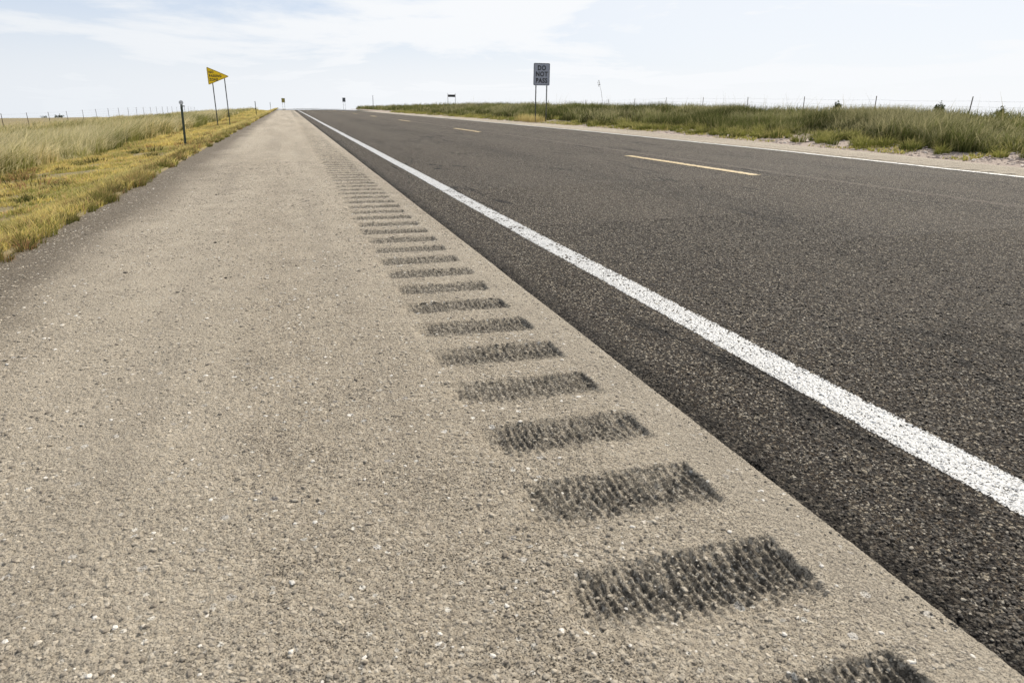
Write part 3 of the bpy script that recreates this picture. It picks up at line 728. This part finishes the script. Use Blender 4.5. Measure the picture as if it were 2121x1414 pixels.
# yellow pennant sign
YP = 42.0
gz = -.62
root = empty('pennant_sign', (-3.42, YP, gz)); root.rotation_euler = (0, -.006, R(14))
tag(root, 'yellow triangular pennant sign reading NO PASSING ZONE on two slim posts', 'road sign')
def rel(z): return z-gz
wd, hh = 1.10, .90
x0 = -.42; zc_ = rel(2.085)
tri = [(x0, zc_-hh/2), (x0+wd, zc_), (x0, zc_+hh/2)]
outer = rounded(tri, .035)
panel = solid('sign_panel', *extrude_poly(outer, -.006, 0), M_SIGNY, root)
solid('border', *ring(inset(outer, .012), inset(outer, .030), -.0085, -.0055), M_BLACK, panel)
lettering([('NO', x0+.075, zc_+.185), ('PASSING', x0+.075, zc_+.0), ('ZONE', x0+.075, zc_-.185)], .175, None, -.0075, M_BLACK, panel, align='LEFT', bold=.006, xscale=.84, spacing=1.12)
for px, top, ln in ((-.20, 1.82, 0), (.42, 2.06, 0)):
    V, F = channel(rel(top)+.12, .05, .024); V = [(a+px, b_+.002, c-.0) for a, b_, c in V]
    solid('post', V, F, M_GALV_D, root)
    for q in (-.02, .12): solid('bolt', *cyl((px, -.006, rel(top)-q), (px, -.014, rel(top)-q), .010, .010, 6), M_BOLT, panel)

# white regulatory sign
YD = 31.0; gz = .05
root = empty('do_not_pass_sign', (11.0, YD, gz)); root.rotation_euler = (0, 0, R(-6))
root.name = 'passing_sign'
tag(root, 'white rectangular sign reading DO NOT PASS on two slim posts beyond the far shoulder', 'road sign')
wq, hq = .745, .93; zc_ = 2.115-gz
rect = rounded([(-wq/2, zc_-hq/2), (wq/2, zc_-hq/2), (wq/2, zc_+hq/2), (-wq/2, zc_+hq/2)], .05)
panel = solid('sign_panel', *extrude_poly(rect, -.006, 0), M_SIGNW, root)
solid('border', *ring(inset(rect, .010), inset(rect, .028), -.0085, -.0055), M_BLACK, panel)
lettering([('DO', 0, zc_+.255), ('NOT', 0, zc_+.0), ('PASS', 0, zc_-.27)], .275, None, -.0075, M_BLACK, panel, bold=.010, xscale=.86, spacing=1.12)
for px in (-.245, .255):
    V, F = channel(zc_+hq/2-.03, .05, .024); V = [(a+px, b_+.002, c) for a, b_, c in V]
    solid('post', V, F, M_GALV_D, root)
    for q in (-.36, .36): solid('bolt', *cyl((px, -.006, zc_+q), (px, -.014, zc_+q), .010, .010, 6), M_BOLT, panel)

# far signs seen small near the crest
def far_sign(name, x, y, zt, wq, hq, mface, mat_b, label, words=None):
    gz = float(ground_h(np.array([x]), np.array([y]))[0]); root = empty(name, (x, y, gz))
    zc_ = zt-hq/2-gz
    rect = rounded([(-wq/2, zc_-hq/2), (wq/2, zc_-hq/2), (wq/2, zc_+hq/2), (-wq/2, zc_+hq/2)], .04)
    p_ = solid('sign_panel', *extrude_poly(rect, -.006, 0), mface, root)
    solid('border', *ring(inset(rect, .012), inset(rect, .045), -.0095, -.0055), mat_b, p_)
    for px in (-wq*.3, wq*.3):
        V, F = channel(zc_+hq/2-.03, .05, .024); V = [(a+px, b_+.002, c) for a, b_, c in V]
        solid('post', V, F, M_GALV, root)
    return tag(root, label, 'road sign')
far_sign('warning_sign', -.62, 190, 2.05, .80, 1.02, metal('olive_yellow_sign', (.30, .25, .05), .6), M_GALV_D, 'tiny olive yellow sign at the crest left of the road, beyond the last delineator')
far_sign('distant_sign', 13.85, 186, 2.35, .74, .98, M_BACK, M_GALV_D, 'tiny dark grey sign standing alone at the crest right of the road')

# the wide board beyond the far bank
root = empty('board_sign', (33.3, 150, .0)); tag(root, 'wide dark board raised between two thin posts behind the far bank', 'signboard')
solid('board', *extrude_poly(rounded([(-.74, 2.50), (.74, 2.50), (.74, 2.98), (-.74, 2.98)], .02), -.03, .0), M_DARKW, root)
for px in (-.80, .80):
    solid('post', *cyl((px, .02, -.3), (px, .02, 3.18), .045, .045, 8), M_GALV_D, root)
solid('rail', *merge([cyl((-.8, .03, 2.62), (.8, .03, 2.62), .02), cyl((-.8, .03, 2.88), (.8, .03, 2.88), .02)]), M_GALV_D, root)
root = empty('board_sign', (-20.5, 165, -2.0)); tag(root, 'small dark board low over the grass between the two posts of the yellow sign', 'signboard')
solid('board', *extrude_poly(rounded([(-.28, 1.95), (.28, 1.95), (.28, 2.12), (-.28, 2.12)], .01), -.02, 0), M_DARKW, root)
for px in (-.2, .2): solid('post', *cyl((px, .01, -.5), (px, .01, 2.05), .015, .015, 6), M_GALV, root)
# marker pole on the far side near the crest
gz = float(ground_h(np.array([11.9]), np.array([104.]))[0])
root = empty('marker_pole', (11.75, 104, gz)); tag(root, 'thin tall marker pole on the far verge, right of the tiny grey sign', 'pole')
V, F = channel(1.95, .07, .03); solid('post', V, F, M_GALV, root)
solid('reflector', *cyl((0, -.005, 1.80), (0, -.02, 1.80), .05, .05, 14), M_REFL, root)

# wire fences
def fence(name, X0, ys, ztop, label, nw=4, postr=.02, gap=.24, lean=.03):
    root = empty(name, (X0, ys[0], 0)); tag(root, label, 'fence'); base = Vector((X0, ys[0], 0)); tops = []
    for k, y in enumerate(ys):
        zt = ztop(y); gz = float(ground_h(np.array([X0]), np.array([y]))[0]); h = max(zt-gz, 1.0)
        lx, ly = random.uniform(-lean, lean), random.uniform(-lean, lean)
        V, F = tpost(h+.2, .05, .010, .045) if y < 75 else cyl((0, 0, 0), (0, 0, h+.2), .024, .022, 6)
        V = [(v[0]+lx*v[2], v[1]+ly*v[2], v[2]+gz-.2) for v in V]
        o = solid('post', V, F, M_RUST, root); o.location = Vector((X0, y, 0))-base; tops.append((X0-base.x, y-base.y, zt, lx, ly))
    for q in range(nw):
        parts = []
        for a, b_ in zip(tops[:-1], tops[1:]):
            za, zb = a[2]-.07-q*gap, b_[2]-.07-q*gap; prev = None
            for s_ in range(4):
                t0, t1 = s_/4, (s_+1)/4; sag = lambda t: -.03*4*t*(1-t)
                parts.append(cyl((a[0], a[1]+(b_[1]-a[1])*t0, za+(zb-za)*t0+sag(t0)), (a[0], a[1]+(b_[1]-a[1])*t1, za+(zb-za)*t1+sag(t1)), .0035, None, 4))
        solid('wire', *merge(parts), M_GALV, root)
    return root
ysl = [51.8+5.72*k for k in range(24)]
fence('wire_fence', -20.5, ysl, lambda y: float(np.interp(y, [50, 63, 75, 85, 100, 110, 140, 190], [-.22, -.20, -.20, -.13, -.0, .02, .05, -.2])), 'barbed wire fence on thin steel posts behind the pale left grass')
ysr = [20.0+5.62*k for k in range(18)]
fence('wire_fence', 30.0, ysr, lambda y: float(np.interp(y, [20, 25.6, 31, 42, 54, 65, 80, 120], [1.25, 1.30, 1.38, 1.52, 1.61, 1.50, 1.40, 1.0])), 'barbed wire fence on thin steel posts behind the green bank at right')

# shrubs, each with its own branches and leaf clumps
M_LEAF = leaf_material('shrub_leaves', (.030, .045, .018), (.075, .095, .035), (.09, .10, .05), (.10, .12, .05), .3)
M_BARK = metal('shrub_bark', (.09, .07, .05), .9)
def shrub(x, y, ht, wd_, label, tufty=1.0, zoff=0.0):
    gz = float(ground_h(np.array([x]), np.array([y]))[0])+zoff; root = empty('shrub', (x, y, gz))
    tag(root, label, 'shrub', 'shrubs on the grassland'); parts = []; P_ = []
    for k in range(9):
        a = random.uniform(0, 6.28); r = random.uniform(.1, 1)*wd_/2; h = ht*random.uniform(.45, 1)*(1.05-.5*r/(wd_/2)*tufty)
        mid = (math.cos(a)*r*.4, math.sin(a)*r*.4, h*.5); tip = (math.cos(a)*r, math.sin(a)*r, h)
        parts += [cyl((0, 0, -.1), mid, .02*ht, .013*ht, 5), cyl(mid, tip, .013*ht, .004*ht, 5)]
        for c in range(3):
            t_ = random.uniform(.45, 1.0); P_.append((tip[0]*t_, tip[1]*t_, h*(.25+.75*t_), random.uniform(.10, .19)*max(ht, wd_*.6)))
    solid('stem', *merge(parts), M_BARK, root)
    n = 620; pick = rng.integers(0, len(P_), n); C = np.array(P_)[pick]
    dv = rng.normal(0, 1, (n, 3)); dv /= np.linalg.norm(dv, axis=1)[:, None]; q = C[:, :3]+dv*(C[:, 3]*rng.uniform(.2, 1, n)**.5)[:, None]
    ls = .060*ht*rng.uniform(.6, 1.4, n); u = rng.normal(0, 1, (n, 3)); u /= np.linalg.norm(u, axis=1)[:, None]
    v = np.cross(u, rng.normal(0, 1, (n, 3))); v /= np.linalg.norm(v, axis=1)[:, None]
    V = np.stack([q-u*ls[:, None], q+v*(ls*.5)[:, None], q+u*ls[:, None], q-v*(ls*.5)[:, None]], 1).reshape(-1, 3)
    me = mesh_np('leaves', V, np.arange(4*n), np.full(n, 4), {'tint': np.repeat(rng.uniform(0, .8, n), 4), 'tip': np.zeros(4*n), 'clump': np.repeat(rng.uniform(0, 1, n), 4)}, False)
    link('leaves', me, M_LEAF, root)
    return root
SH = [(33.5, 38.0, 1.0, .8, 'small dark shrub on the right skyline, leftmost of the three there'),
      (35.0, 31.9, .95, .9, 'forked dark shrub on the right skyline between the two nearest fence posts'),
      (34.0, 27.2, .75, .7, 'low dark shrub beside the nearest right fence post')]
for a in SH: shrub(*a[:4], a[4])
shrub(-39.6, 150, 1.0, 1.7, 'rounded dark shrub beyond the left fence', .5)
shrub(-41.9, 150, .65, 2.2, 'low spreading dark shrub left of the rounded one beyond the left fence', .5)

# dry yucca stalk
yx, yy = 27.2, 60.0; gz = float(ground_h(np.array([yx]), np.array([yy]))[0])
root = empty('yucca', (yx, yy, gz)); tag(root, 'dry yucca with tall bent seed stalk above the right bank', 'yucca')
pts = [(0, 0, 0), (-.08, 0, .9), (-.25, 0, 1.7), (-.42, 0, 2.2), (-.52, 0, 2.55)]
solid('stalk', *merge([cyl(pts[i], pts[i+1], .016-.003*i, .014-.003*i, 6) for i in range(4)]), M_BARK, root)
parts = []
for k in range(16):
    t_ = random.uniform(.0, 1); c = Vector(pts[3]).lerp(Vector(pts[4]), t_)-Vector((0, 0, random.uniform(0, .25)))
    e = c+Vector((random.uniform(-.10, .10), random.uniform(-.1, .1), random.uniform(-.02, .07)))
    parts += [cyl(c, e, .005, .005, 4), cyl(e, e+Vector((0, 0, .06)), .022, .012, 6)]
solid('seed_pod', *merge(parts), M_RUST, root)
n = 60; a = np.linspace(0, 6.28*5, n); ln = np.stack([np.cos(a), np.sin(a)], 1)*rng.uniform(.4, 1.4, (n, 1))
V, F, C, A = blades(np.zeros((n, 3)), rng.uniform(.35, .6, n), np.full(n, .025), ln, np.full(n, .3), np.full(n, .3), np.full(n, .5))
link('leaves', mesh_np('leaves', V, F, C, A, False), M_LEAF, root)
